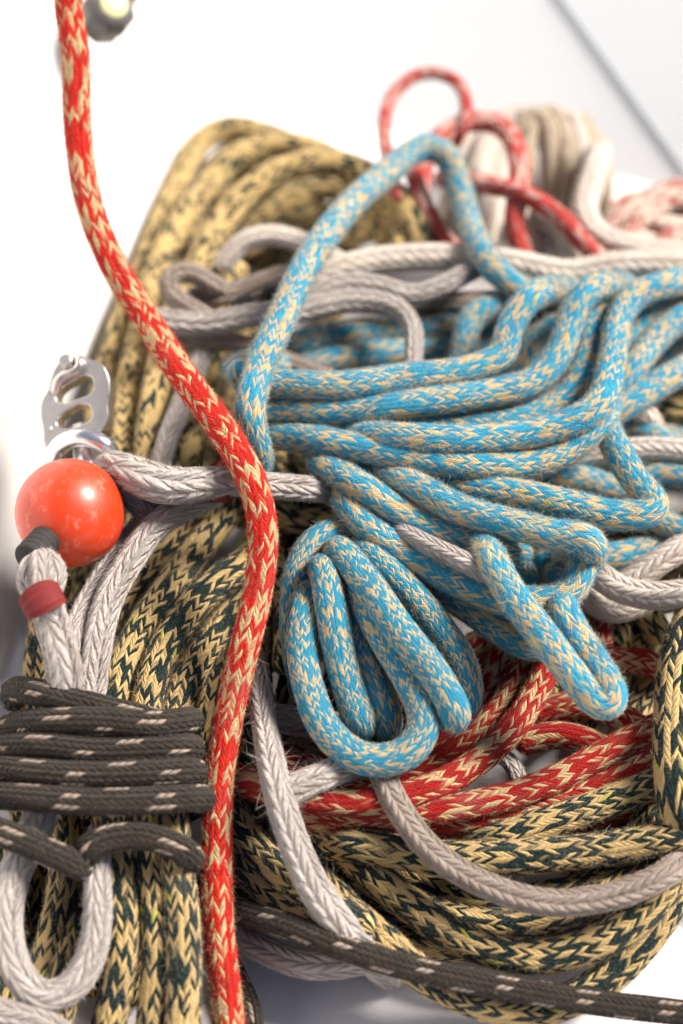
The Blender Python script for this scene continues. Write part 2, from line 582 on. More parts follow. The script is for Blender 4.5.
deck = slab('deck', [(-3, -3, 0), (3, -3, 0), (3, 3, 0), (-3, 3, 0)], M_DECK, .02, np.array([0, 0, 1.0]))
tag(deck, 'white moulded deck under the ropes', None, kind='structure')
upw = np.cross(WDIR, WN); upw = upw if upw[2] > 0 else -upw
a0 = WA - WDIR * 1.2 - upw * .03
b0 = WB + WDIR * .05 - upw * .03
wl = slab('cockpit_side', [a0, b0, b0 + upw * .75, a0 + upw * .75], M_WALL, .03, WN)
tag(wl, 'sunlit-toned white smooth boat side rising left of the rope pile', 'boat side')
upb = np.cross(BD, BN); upb = upb if upb[2] > 0 else -upb

# ------------------------------------------------------------------ ropes, laid from the bottom of the pile up
O = lambda x, y, h: tuple(at(x, y, h))

# --- far ropes against the back panel
t = thing('beige_rope_coil', 'beige rope coil lying on its side behind the pink red loop', 'rope', O(540, 230, 0))
for i, (p, h) in enumerate((([(486, 250, 10), (480, 205), (488, 150), (506, 118), (524, 112), (536, 130), (538, 175), (528, 230, 15)], 52),
             ([(512, 240, 10), (510, 190, 40), (520, 132), (536, 111), (549, 126), (553, 165), (545, 225, 15)], 54),
             ([(526, 240, 10), (524, 185, 40), (534, 128), (549, 110), (563, 128), (568, 170), (560, 225, 15)], 52),
             ([(545, 240, 10), (545, 180, 40), (553, 126), (566, 112), (577, 130), (582, 175), (573, 230, 15)], 48),
             ([(555, 240, 10), (558, 180, 38), (568, 128), (580, 117), (591, 140), (595, 175), (586, 230, 15)], 43),
             ([(570, 240, 10), (574, 185, 32), (582, 140), (593, 134), (602, 160), (604, 190), (596, 238, 12)], 36))):
    rope('coil_turn', 'beige', p, h, t, fuzz=.5, step=.002, M=28, r=4.9, mat='white' if i in (0, 3) else 'beige')
t = thing('grey_white_rope', 'bunched pale grey rope inside the pink red loop at the back', 'rope', O(470, 240, 0))
for p, h in (([(440, 262), (448, 215), (462, 165), (474, 130), (484, 120, 30)], 42), ([(462, 262), (468, 215), (482, 165), (492, 132), (500, 125, 30)], 46),
             ([(485, 262), (490, 225), (500, 180), (505, 150)], 42), ([(520, 215), (540, 232), (552, 262)], 52), ([(535, 212), (560, 226), (574, 262)], 55)):
    rope('strand', 'white', p, h, t, fuzz=.5, step=.002, M=28, r=6.5)
t = thing('red_flecked_rope', 'white rope flecked with red heaped at the right edge by the back panel', 'rope', O(650, 230, 0))
for p, h in (([(600, 262), (612, 215), (640, 198), (675, 200), (720, 215)], 25), ([(605, 265), (630, 222), (665, 216), (720, 232)], 35),
             ([(600, 270), (640, 240), (680, 236), (730, 250)], 42), ([(640, 262), (660, 228), (690, 210), (720, 205)], 40), ([(630, 270), (670, 252), (720, 258)], 46),
             ([(612, 250), (640, 222), (690, 228), (720, 222)], 48), ([(606, 232), (636, 206), (668, 190), (720, 188)], 40), ([(622, 240), (652, 210), (690, 196), (730, 206)], 52), ([(596, 256), (622, 236), (656, 244), (700, 262)], 54), ([(650, 262), (668, 236), (700, 226), (730, 228)], 60)):
    rope('strand', 'pink', p, h, t, fuzz=.4, step=.002, M=28, mat='mixed')
o = rope('white_rope', 'white', [(600, 150, 60), (592, 180, 60), (584, 212), (596, 236), (625, 248), (660, 254), (720, 258)], 58, fuzz=.5, step=.002, M=28, r=7)
tag(o, 'thick white rope curling down from the beige coil towards the right', 'rope')
t = thing('pink_red_rope', 'faded pink red rope in a thin standing loop at the back', 'rope', O(460, 240, 0))
rope('loop', 'pink', [(398, 200, 80), (388, 160), (384, 125), (394, 93), (424, 72), (453, 78), (466, 100), (463, 128), (452, 150, 70)], 88, t, r=3.2, fuzz=.4, step=.002, M=24)
rope('strand', 'pink', [(424, 262, 55), (421, 215), (421, 175), (436, 142), (466, 122), (495, 122), (514, 142), (520, 178), (514, 218), (522, 250), (530, 268, 40)], 74, t, r=5.2, fuzz=.4, step=.002, M=28)
rope('strand', 'pink', [(412, 170), (424, 205), (442, 238), (468, 262)], 72, t, r=4.8, fuzz=.4, step=.002, M=28)
rope('strand', 'pink', [(440, 178, 60), (480, 184), (520, 192), (558, 215), (590, 250), (610, 268)], 70, t, r=4.8, fuzz=.4, step=.002, M=28)

# --- green and gold hank lying along the left wall
t = thing('green_gold_rope_hank', 'long green and gold rope hank leaning along the left boat side', 'rope', O(150, 560, 0))
GH = t
def green(pts, h, th, **k):
    return rope('coil_turn', 'green', pts, h, th, **k)
for p, h in ((  # hidden lower turns
        [(60, 640), (90, 520), (130, 400), (190, 260), (240, 180), (290, 150)], 10), ([(170, 640), (200, 500), (250, 330), (300, 220)], 10), ([(200, 240), (225, 190), (260, 165), (310, 170)], 12), ([(215, 260), (250, 215), (300, 190), (360, 190)], 16), ([(250, 260), (300, 240), (360, 215), (390, 200)], 14), ([(180, 250), (205, 185), (235, 150), (290, 140)], 20),
        ([(110, 620), (150, 480), (200, 340), (240, 240)], 10), ([(210, 700), (250, 560), (300, 420), (330, 320), (350, 250)], 8),
        ([(30, 800), (40, 720), (70, 600)], 12), ([(24, 800), (34, 880), (30, 960)], 12), ([(60, 800), (74, 900), (66, 980)], 10), ([(100, 800), (104, 900), (96, 990)], 9), ([(140, 800), (140, 900), (130, 1000)], 10), ([(130, 800), (170, 700), (230, 600)], 12), ([(80, 820), (110, 720), (150, 620)], 12)):
    green(p, h, t, fuzz=.3, step=.002, M=28)
for p, h in (([(330, 250, 25), (372, 228), (392, 240, 20)], 30), ([(225, 258), (262, 222), (290, 200), (312, 206), (330, 226, 15)], 32),
             ([(240, 250), (290, 224), (335, 214), (362, 196), (372, 172, 20)], 38)):
    green(p, h, t, fuzz=.4, step=.0016, M=36, mat='gold')
green([(88, 560), (92, 480), (102, 400), (118, 335), (140, 280), (176, 186), (200, 143), (230, 128), (262, 134), (300, 150), (330, 170)], 44, t, fuzz=.7, mat='gold')
green([(120, 560), (124, 470), (128, 400), (142, 330), (160, 262), (204, 190), (238, 156), (275, 144), (312, 150), (346, 170), (372, 196), (388, 240)], 56, t, fuzz=.7, mat='gold')
green([(150, 540), (148, 460), (158, 380), (176, 315), (196, 270), (218, 228), (252, 188), (292, 166), (340, 164), (382, 184), (412, 216), (424, 262)], 66, t, fuzz=.7, mat='gold')
green([(350, 172), (384, 196), (400, 224), (404, 262)], 58, t, fuzz=.4, mat='gold')
green([(190, 540), (186, 480), (196, 420), (208, 370), (222, 310), (236, 268)], 52, t, fuzz=.8, mat='gold')
green([(225, 420), (232, 470), (240, 520)], 40, t)
green([(32, 800, 30), (36, 720), (42, 640), (60, 570), (90, 500)], 46, t, fuzz=.7)
green([(76, 760), (84, 680), (112, 610), (160, 552), (196, 510)], 50, t)
green([(258, 470), (226, 514), (195, 553), (165, 594), (136, 640), (116, 690), (108, 760, 60), (112, 830, 54), (121, 900, 46), (120, 970, 36), (104, 1045, 22)], 62, t)
green([(275, 540, 40), (241, 566), (206, 592), (175, 630), (152, 680), (145, 740, 60), (148, 830, 54), (157, 900, 45), (158, 970, 36), (152, 1045, 22)], 64, t)
green([(290, 570, 30), (252, 594), (220, 630), (188, 680), (172, 740, 52), (172, 830, 46), (181, 900, 38), (184, 970, 30), (182, 1045, 18)], 56, t)
green([(285, 520, 20), (262, 560), (240, 600), (220, 660), (205, 740)], 30, t, fuzz=.5)
green([(62, 800, 40), (66, 850), (62, 900), (48, 960, 26), (34, 1045, 16)], 36, t)
green([(88, 830), (84, 880), (78, 930), (60, 1000), (50, 1045)], 20, t)
green([(10, 830), (14, 920), (10, 990), (-6, 1040)], 18, t)

# --- green and gold coil on the deck, lower right
t = thing('green_gold_rope_coil', 'green and gold rope coil spread on the deck at the lower right', 'rope', O(470, 900, 0))
RC = t
for p, h in (([(215, 790), (235, 850), (290, 905), (370, 935), (470, 945), (560, 930), (640, 890)], 9), ([(240, 740), (270, 830), (330, 880), (420, 905), (520, 905), (620, 880), (700, 830)], 9),
             ([(300, 700), (400, 720), (520, 720), (640, 700), (700, 660)], 8), ([(560, 680), (600, 640), (650, 600), (700, 560)], 14), ([(580, 720), (610, 670), (650, 640)], 22),
             ([(600, 600), (640, 640), (650, 720), (640, 800)], 10), ([(230, 700), (280, 640), (340, 560), (420, 470)], 8), ([(330, 640), (420, 600), (520, 560), (620, 520)], 8)):
    green(p, h, t, fuzz=.3, step=.002, M=28)
green([(224, 885), (262, 902), (310, 922), (360, 945)], 14, t)
green([(222, 850), (258, 880), (308, 912), (370, 935)], 20, t)
green([(222, 800), (256, 848), (308, 893), (366, 928)], 27, t)
green([(330, 846), (400, 874), (470, 900), (560, 896), (640, 870), (700, 835)], 16, t)
green([(352, 872), (430, 912), (500, 926), (580, 906), (650, 872), (700, 850)], 19, t)
green([(222, 730), (244, 760), (264, 800), (284, 835), (330, 893), (382, 940), (430, 980), (482, 1003), (540, 1008), (600, 984), (645, 940), (680, 885), (705, 820)], 20, t)
green([(238, 722, 20), (262, 768), (296, 802), (348, 852), (398, 895), (460, 938), (524, 957), (586, 948), (632, 922), (667, 884), (690, 820)], 32, t)

for p, h in (([(250, 480), (290, 540), (300, 620), (290, 700), (260, 780)], 26), ([(300, 480), (330, 560), (340, 650), (330, 740)], 24), ([(270, 500), (262, 580), (255, 660), (262, 740)], 34),
             ([(340, 480), (400, 560), (440, 640), (440, 720)], 28), ([(390, 480), (460, 560), (520, 620), (560, 700)], 26), ([(620, 640), (580, 590), (520, 560), (440, 550)], 36),
             ([(660, 640), (640, 600), (600, 570), (540, 560)], 34), ([(640, 380), (680, 400), (730, 440)], 26), ([(560, 470), (640, 480), (720, 470)], 24), ([(560, 520), (640, 540), (720, 510)], 24),
             ([(240, 420), (300, 470), (360, 520)], 40), ([(220, 640), (250, 600), (300, 580)], 30), ([(560, 740), (610, 690), (650, 600)], 16), ([(310, 560), (300, 640), (310, 720)], 36), ([(258, 500), (296, 524), (340, 520)], 46), ([(268, 550), (288, 600), (288, 670)], 42), ([(640, 866), (664, 824), (690, 790)], 22), ([(640, 604), (690, 594), (730, 600)], 30), ([(600, 430), (650, 410), (730, 420)], 40), ([(280, 470), (300, 560), (280, 640)], 30), ([(600, 800), (640, 700), (690, 640)], 12), ([(560, 862), (620, 838), (680, 815), (740, 800)], 14), ([(620, 800), (660, 800), (700, 830)], 14), ([(630, 850), (655, 810), (668, 740)], 24)):
    green(p, h, t, fuzz=.3, step=.002, M=28)  # mostly filler turns, added to darken gaps where bare deck showed through

# --- red and cream coil inside it
t = thing('red_cream_rope_coil', 'dull red and cream rope coil lying under the blue hitch', 'rope', O(470, 760, 0))
def red(pts, h, th=t, **k):
    return rope('coil_turn', 'redc', pts, h, th, **k)
red([(536, 712), (582, 704), (620, 716), (662, 748)], 28)
red([(520, 742), (557, 735), (594, 744), (640, 770)], 30)
red([(560, 640), (607, 661), (643, 661), (672, 676)], 36)
red([(596, 690, 20), (598, 650), (604, 600)], 26)
red([(640, 640), (560, 640), (480, 650), (420, 700), (340, 730), (270, 740)], 14, fuzz=.4)
red([(480, 640), (440, 690), (385, 725), (330, 740), (270, 742)], 26)
red([(505, 655), (472, 704), (432, 742), (380, 764), (318, 768), (260, 760)], 34)
red([(532, 648), (504, 702), (458, 750), (402, 780), (338, 786), (270, 776)], 36)
red([(656, 742), (648, 788), (606, 815), (522, 832), (440, 838), (350, 836), (290, 822)], 26)
red([(648, 760), (630, 772), (584, 793), (524, 811), (440, 820), (350, 822), (290, 812)], 33)
red([(668, 722), (640, 734), (600, 756), (547, 783), (493, 800), (430, 811), (350, 812), (280, 800)], 40)
red([(566, 620), (556, 640), (540, 684), (515, 725), (470, 767), (420, 792), (360, 802), (300, 798), (255, 786), (228, 770, 20)], 46)

# green turns that cross over the red ones
t = RC
green([(455, 850, 22), (520, 832), (580, 812), (620, 798), (700, 768)], 42, t)
green([(312, 846, 20), (361, 846), (440, 858), (524, 857), (608, 848), (700, 832)], 38, t)
green([(720, 560), (694, 618), (679, 665), (675, 720), (676, 780), (688, 850, 30)], 62, t, r=8)

# --- loose grey ropes low in the pile
o = rope('grey_braided_rope', 'grey', [(374, 738, 24), (378, 752, 44), (382, 774), (402, 814), (434, 853), (485, 885), (550, 903), (614, 896), (655, 880), (676, 866, 36), (695, 850, 14)], 54)
tag(o, 'tight grey braided rope curving across the lower green coil', 'rope')
o = rope('grey_rope', 'grey', [(505, 950, 8), (530, 948), (560, 940), (614, 920), (660, 888, 14)], 20, r=4.4, drape=False)
tag(o, 'dull grey rope mostly buried between lower turns of the green coil', 'rope')
o = rope('flat_braid_rope', 'pale', [(225, 915), (240, 938), (266, 951), (303, 965), (348, 963), (390, 950)], 14)
tag(o, 'pale grey rope end on the bare deck under the charcoal line', 'rope')
o = rope('worn_grey_rope', 'pale', [(262, 716), (300, 722), (345, 728)], 46, r=6)
tag(o, 'short stretch of worn grey rope left of the fine blue hank', 'rope')
o = rope('frayed_rope_end', 'pale', [(286, 792), (318, 778), (348, 766, 52), (376, 752, 30)], 58, r=5.5, tufts=((.1, 90, 7), (.3, 60, 5), (.5, 40, 4)))
tag(o, 'frayed pale grey rope end with loose fibres under the fine blue hank', 'rope')
o = rope('scrap_rope', 'pale', [(500, 752), (516, 770), (520, 795)], 14, r=3.6)
tag(o, 'thin grey rope lying on bare deck inside the red coil', 'rope')
o = rope('frayed_grey_rope', 'pale', [(252, 650, 40), (260, 692), (265, 726), (277, 788), (293, 840), (312, 884, 46), (338, 923, 34), (352, 940, 28), (372, 958, 14), (392, 974, 5)], 58, r=5.4,
         prof=([0, .2, .5, .9, 1], [.75, .85, 1.0, 1.2, 1.25]), tufts=((.3, 50, 5), (.42, 60, 6), (.5, 30, 5), (.68, 30, 5), (.8, 16, 4)))
tag(o, 'frayed pale rope running down between the red line and green coil', 'rope')
t = thing('charcoal_flecked_line', 'charcoal line with cream flecks running along the bottom edge of the pile', 'rope', O(440, 970, 0))
rope('strand', 'lash', [(190, 885, 10), (215, 900, 12), (242, 912, 20), (290, 926, 34), (338, 946, 46), (395, 964, 40), (460, 979), (524, 991), (600, 1003), (720, 1019)], 26, t, r=4.6)
rope('tail', 'lash', [(228, 960), (240, 985), (250, 1010), (254, 1045)], 12, t, r=4.2)

# --- left: grey ropes by the shackle
o = rope('loose_grey_rope', 'pale', [(214, 325), (205, 346), (190, 386), (177, 416), (165, 448), (158, 480)], 74, r=4.8)
tag(o, 'loose grey rope hanging down the green hank right of the shackle', 'rope')
t = thing('spliced_grey_rope', 'spliced grey rope with eye fastened to the steel shackle', 'rope', O(170, 490, 0))
rope('tail', 'pale', [(150, 510), (120, 552), (94, 590), (77, 626), (66, 680), (58, 740, 50)], 82, t, r=4.4)
rope('tail', 'pale', [(214, 492), (190, 504), (154, 527), (133, 556), (112, 592), (100, 630), (92, 684), (84, 740, 60)], 88, t, r=5.6)
rope('eye', 'pale', [(106, 472, 80), (113, 479, 90), (126, 488), (146, 510, 92), (158, 512, 86)], 98, t, r=5.4, drape=False)
rope('eye', 'pale', [(104, 474, 80), (109, 467, 90), (118, 467), (136, 474), (165, 484), (195, 484)], 104, t, r=6.0, drape=False, prof=([0, .4, .75, 1], [.85, 1, 1.25, 1.0]))
rope('splice', 'pale', [(112, 470, 86), (134, 476), (170, 486), (200, 484), (224, 482), (260, 485), (300, 488), (345, 493, 70)], 100, t, r=5.5, prof=([0, .1, .3, .45, .55, 1], [.8, 1.1, 1.35, 1.15, .95, .95]))

# --- hidden base of the blue pile
t = thing('blue_cream_rope_coil', 'bright blue and cream rope coil gathered on top of the pile', 'rope', O(450, 440, 0))
BC = t
def blue(pts, h, name='coil_turn', **k):
    return rope(name, 'blue', pts, h, BC, **k)
for p, h in (([(300, 440), (380, 430), (470, 420), (560, 400), (640, 370), (720, 330)], 22), ([(320, 400), (420, 390), (520, 370), (620, 330), (720, 290)], 22),
             ([(360, 500), (450, 490), (540, 480), (640, 450), (720, 430)], 24), ([(330, 470), (420, 460), (520, 440), (600, 420)], 45), ([(420, 540), (500, 560), (560, 570)], 50)):
    blue(p, h, fuzz=.3, step=.002, M=28)
rope_mid = []

# grey tangle behind the blue coil
t2 = thing('grey_rope_tangle', 'tangled grey brown rope between blue arch and green hank', 'rope', O(280, 320, 0))
rope('strand', 'grey', [(150, 334), (198, 344), (235, 342), (260, 350), (296, 364), (330, 378)], 70, t2, r=4.0, tufts=((.4, 30, 5),))
rope('strand', 'grey', [(190, 300), (237, 291), (282, 276), (330, 268)], 74, t2, r=5)
rope('strand', 'grey', [(222, 290, 60), (212, 284), (186, 271), (168, 278), (173, 296), (196, 312), (230, 330, 60)], 82, t2, r=4.6)
o = rope('pale_rope', 'white', [(222, 266), (245, 241), (272, 235), (302, 242), (340, 262)], 82, r=5.0, fuzz=.6)
tag(o, 'pale rope arching over the green hank near its inner loop', 'rope')
for p, h, rr in (([(400, 322), (440, 318), (500, 316), (540, 318)], 60, 4.5), ([(395, 304), (440, 302), (500, 300), (560, 304)], 68, 4.5)):
    rope('strand', 'grey', p, h, t2, r=rr)
o = rope('thick_white_rope', 'white', [(300, 300, 70), (330, 274), (368, 262), (420, 257), (470, 258), (512, 263), (568, 273), (616, 265), (660, 264), (730, 268)], 82, r=6.4, fuzz=.7)
tag(o, 'thick off white rope running level behind the blue coil to the right edge', 'rope')
blue([(262, 352, 50), (300, 344), (345, 333), (432, 329), (520, 330)], 62, 'coil_turn')
blue([(275, 372, 40), (306, 366), (344, 357), (420, 351), (520, 352)], 58, 'coil_turn')
rope('strand', 'pale', [(310, 300), (340, 284), (375, 285), (411, 295), (440, 287), (466, 273, 86), (490, 262, 66)], 90, t2, r=4.8)
rope('strand', 'lash', [(232, 306), (256, 297), (276, 291), (300, 285)], 88, t2, r=3.0, mat='lash')
rope('strand', 'pale', [(140, 318), (157, 319), (198, 324), (257, 315), (300, 311), (350, 301), (392, 306), (412, 324), (414, 350), (413, 376)], 90, t2, r=5.2, prof=([0, .7, .8, 1], [1, 1, .8, .72]), tufts=((.45, 30, 4), (.6, 30, 4)))

# white ropes on the right under the blue
t3 = thing('white_ropes', 'off white rope doubled under the blue coil at the right edge', 'rope', O(640, 560, 0))
blue([(600, 432), (635, 426), (660, 440), (720, 470)], 62)
rope('strand', 'white', [(560, 464), (580, 456), (620, 451), (658, 449), (720, 458)], 66, t3, r=5.4)
rope('strand', 'white', [(610, 398), (640, 410), (654, 428, 50)], 70, t3, r=5)
blue([(540, 478), (580, 478), (620, 490), (660, 474), (720, 490)], 56)
blue([(560, 500), (600, 520), (640, 512), (670, 528), (720, 540)], 60)
blue([(540, 560), (593, 558), (629, 555), (665, 545), (720, 530)], 48)
rope('strand', 'white', [(560, 560), (580, 590), (610, 612), (650, 600)], 44, t3, r=5)
rope('strand', 'white', [(625, 586), (650, 568), (684, 546), (730, 520)], 56, t3, r=5.6)
rope('strand', 'white', [(560, 552), (592, 570), (617, 588), (650, 596), (690, 593), (730, 590)], 64, t3, r=5.8)

# --- blue coil: turns running away to the right, then the front bundle
blue([(720, 278, 60), (674, 294), (648, 312), (628, 344), (618, 380), (600, 410, 60)], 84)
blue([(735, 300, 60), (690, 312), (660, 334), (632, 370), (612, 402), (590, 425, 60)], 84, mat='blue')
blue([(735, 342, 60), (684, 369), (656, 385), (622, 407), (590, 425), (560, 440, 60)], 78)
blue([(464, 380, 70), (463, 354), (470, 320), (486, 306), (530, 306, 50)], 84)
blue([(522, 392, 70), (527, 362), (536, 339), (556, 328), (600, 325, 50)], 84)
# hitch below the bundle
blue([(470, 500, 56), (505, 545), (528, 585), (548, 625, 46)], 64, 'hitch_turn', fuzz=.7)
blue([(430, 585, 66), (466, 606), (500, 630), (526, 645), (545, 640, 50)], 76, 'hitch_turn')
blue([(380, 490, 50), (350, 486, 70), (347, 503, 86), (380, 537), (423, 563), (464, 584), (500, 598), (530, 602), (556, 600), (574, 588), (583, 562), (588, 535, 80)], 92, 'hitch_turn')
o = None
blue([(360, 455, 46), (326, 450, 72), (320, 463, 84), (359, 485, 92), (402, 513), (446, 534), (490, 545), (520, 552, 80)], 98, 'hitch_turn')
blue([(590, 395, 60), (606, 428, 84), (624, 462), (638, 484), (655, 502, 98), (650, 513, 104), (614, 515), (568, 505), (525, 495), (480, 489), (430, 480), (390, 455, 60)], 100, 'hitch_turn')
blue([(400, 440, 50), (376, 452, 80), (382, 468, 92), (417, 487), (461, 510), (505, 522), (552, 534), (584, 538), (592, 545, 96), (588, 560, 80)], 108, 'hitch_turn')
blue([(556, 556, 44), (560, 596, 66), (572, 628), (590, 656), (611, 690, 76), (613, 704, 84), (598, 704, 94), (574, 676), (542, 634), (510, 592), (496, 567, 96), (485, 546, 90, .6), (476, 526, 74, 0), (462, 500, 54, 0)], 98, 'hitch_turn')
# front bundle over it
blue([(262, 437, 50), (274, 434), (343, 445), (425, 459), (500, 466), (546, 460), (578, 443), (600, 420), (614, 395, 70)], 96)
blue([(340, 425, 50), (370, 422, 82), (410, 421), (460, 424), (525, 418), (568, 397), (588, 358), (595, 314), (604, 298, 92, .5), (618, 298, 66, 0), (628, 306, 40, 0)], 98)
blue([(330, 430, 60), (360, 436, 90), (400, 437), (480, 439), (554, 428), (598, 406), (612, 362), (618, 320), (636, 295), (664, 284), (720, 282, 60)], 102)
blue([(250, 412, 60), (268, 408), (343, 410), (425, 402), (480, 395), (532, 382), (559, 353), (571, 317), (584, 294), (606, 285, 100, .6), (626, 288, 80, 0), (640, 300, 46, 0)], 108)
blue([(238, 367), (250, 385, 80), (273, 383), (343, 386), (404, 378), (470, 369), (502, 355), (509, 328), (527, 301), (548, 290, 100, .6), (568, 290, 84, 0), (582, 300, 52, 0)], 112)
blue([(236, 372, 84), (239, 366, 96), (252, 362, 92), (280, 366, 76)], 96, drape=False)

# --- fine blue hank below
t = thing('fine_blue_rope_hank', 'finely flecked teal blue rope hank of bunched loops left of the red coil', 'rope', O(370, 680, 0))
def hank(pts, h, name='loop', **k):
    return rope(name, 'fine', pts, h, t, **k)
hank([(392, 528, 40), (346, 530), (318, 540), (301, 566), (295, 602), (297, 645), (308, 700, 40)], 74)
hank([(350, 545, 50), (368, 553), (406, 588), (438, 627), (461, 662), (468, 692), (462, 708, 62), (450, 700, 44)], 78)
hank([(352, 570, 50), (346, 585), (352, 622), (362, 656), (376, 692), (386, 714), (387, 726, 66), (384, 722, 46)], 84)
hank([(326, 570, 46), (312, 590, 66), (304, 615), (302, 645), (309, 690), (328, 733), (363, 759), (400, 757), (420, 738), (424, 714), (411, 682), (392, 650), (369, 612), (352, 582), (338, 575, 46)], 80)
hank([(335, 590, 54), (323, 572, 70), (325, 572, 84), (330, 600), (337, 640), (346, 680), (355, 708), (361, 722, 70), (360, 724, 50), (352, 712, 40)], 84)
hank([(345, 565, 56), (337, 552, 74), (344, 556, 86), (367, 583), (399, 629), (431, 669), (450, 700), (456, 713, 80), (450, 716, 60), (440, 700, 46)], 88)

# --- tapes and twine
def cloth(name, c, c2):
    b = NB(name)
    co = b.coord()
    n = b.noise(co, 900, 3, .6)
    b.put(b.p.inputs['Base Color'], b.mix(n, c, c2))
    b.p.inputs['Roughness'].default_value = .8
    b.bump(n, .0005, .6)
    return b.m
M_WHIP = cloth('red_whipping_twine', (.11, .004, .004), (.19, .010, .009))
M_SLEEVE = cloth('black_tape', (.012, .011, .010), (.03, .027, .025))

# --- charcoal lashing round the left hank
t = thing('charcoal_lashing', 'charcoal cord with cream flecks lashed round the lower left hank', 'rope', O(100, 770, 0))
def lash(pts, h, **k):
    return rope('turn', 'lash', pts, h, t, **k)
# --- grey rope with taped eye under the ball
tb = thing('grey_looped_rope', 'grey rope with whipped eye below the orange ball looping to the bottom left', 'rope', O(40, 700, 0))
rope('strand', 'pale', [(44, 594, 116), (49, 614, 114), (57, 638, 104), (64, 668, 88), (64, 700, 72), (60, 740, 66), (48, 790, 74), (36, 828, 68), (20, 860, 62), (9, 895, 55), (7, 935, 48), (19, 975, 42), (44, 998, 38), (74, 985, 40), (93, 950, 46), (98, 905, 54), (97, 868, 58), (100, 830, 40)], 88, tb, r=6.2,
     prof=([0, .1, .5, .75, 1], [1, 1.08, .95, .85, .7]))
rope('eye', 'pale', [(44, 562, 112), (29, 569), (28, 583), (38, 597, 114), (46, 606, 112)], 114, tb, r=4.6, drape=False)
rope('eye', 'pale', [(44, 560, 114), (55, 570), (54, 585), (45, 598, 116), (46, 606, 112)], 118, tb, r=4.8, drape=False)
rope('eye', 'pale', [(42, 560, 116), (42, 572), (42, 586), (44, 604, 116)], 122, tb, r=4.6, drape=False)
rope('tail', 'pale', [(-20, 1008), (10, 1014), (40, 1020), (70, 1040)], 30, tb, r=4.5)

def coilwhip(pts, h, r, parent, n=6):
    """a few turns of twine round a rope"""
    C = resample(catmull(np.array([at(*p) for p in pts])), .0005)
    T, A, B = frames(C)
    s = np.linspace(0, 1, len(C))
    aa = resample(np.c_[C, s], .0003)
    ph = 2 * np.pi * n * s
    Pn = C + (np.cos(ph)[:, None] * A + np.sin(ph)[:, None] * B) * r * .001
    return C, T, A, B

def band(name, pts, r, mat, parent, ribs=6, amp=.13):
    C = resample(catmull(np.array([at(*p) for p in pts])), .0005)
    T, A, B = frames(C)
    n, M = len(C), 40
    ph = np.linspace(0, ribs, n)
    rad = r * .001 * (1 + amp * np.abs(np.sin(np.pi * ph)))
    rad[0] *= .9; rad[-1] *= .9
    ang = np.arange(M) * 2 * np.pi / M
    wob = 1 + .03 * np.sin(ang * 3 + 1)
    V = C[:, None] + rad[:, None, None] * wob[None, :, None] * (np.cos(ang)[None, :, None] * A[:, None] + np.sin(ang)[None, :, None] * B[:, None])
    V = V.reshape(-1, 3)
    j = np.arange(M)
    i0 = np.arange(n - 1)[:, None] * M
    q = np.stack([i0 + j, i0 + (j + 1) % M, i0 + M + (j + 1) % M, i0 + M + j], -1).reshape(-1, 4)
    V = np.vstack([V, C[:1], C[-1:]])
    c = n * M
    f3 = np.vstack([np.stack([(j + 1) % M, j, np.full(M, c)], -1), np.stack([(n - 1) * M + j, (n - 1) * M + (j + 1) % M, np.full(M, c + 1)], -1)])
    me = mesh_from(name, V, [q, f3], [np.zeros((len(q), 4, 2)), np.zeros((len(f3), 3, 2))], mat)
    o = bpy.data.objects.new(name, me)
    COL.objects.link(o)
    return place(o, parent, C)

lash([(14, 700, 30), (16, 690, 64), (38, 692), (62, 698), (100, 708), (140, 718), (170, 728, 60)], 84)
lash([(165, 735, 30), (186, 726, 44), (190, 720, 64), (150, 724), (97, 720), (50, 721), (16, 724, 70), (4, 734, 30)], 88)
lash([(165, 760, 30), (186, 752, 44), (190, 747, 64), (150, 748), (97, 750), (45, 745), (6, 747, 70), (-12, 757, 30)], 88)
lash([(170, 784, 30), (189, 776, 44), (193, 771, 62), (150, 773), (97, 775), (45, 773), (2, 769, 70), (-25, 775, 40)], 88)
lash([(180, 812, 30), (198, 803, 44), (202, 798, 60), (160, 800), (97, 802), (45, 799), (-3, 796, 74), (-30, 800, 40)], 88)
lash([(88, 862, 50), (88, 848, 64), (108, 838), (138, 835), (166, 842), (186, 852, 60), (190, 862, 40), (176, 872, 26)], 72)
lash([(-30, 822), (0, 832), (32, 845), (62, 858), (90, 872, 50)], 70)

# --- red line hanging in front
o = rope('red_cream_line', 'red', [(70, -40, 210), (68, 0, 198), (76, 60, 182), (77, 120, 166), (88, 200, 148), (110, 258, 134), (146, 318), (185, 378), (224, 432, 120), (252, 482, 116), (263, 530, 107), (258, 590, 95), (244, 650, 84), (230, 710, 70), (220, 770, 60), (217, 840, 48), (218, 920, 36), (224, 980, 25), (232, 1060, 14)], 120, stiff=14.0, drape=False)
tag(o, 'bright red and cream line hanging in front of the whole pile', 'rope')

# --- blue standing arch
blue([(285, 492, 40), (262, 470, 74), (256, 446, 94), (250, 408, 112), (264, 357, 120), (279, 325, 122), (306, 266, 120), (348, 208, 112), (390, 170, 104), (412, 152, 99), (430, 147, 95), (446, 154, 91), (455, 172, 88), (464, 205, 86), (474, 236, 86), (490, 264, 88), (512, 284, 86), (545, 296, 40)], 110, 'bight', stiff=3.0)

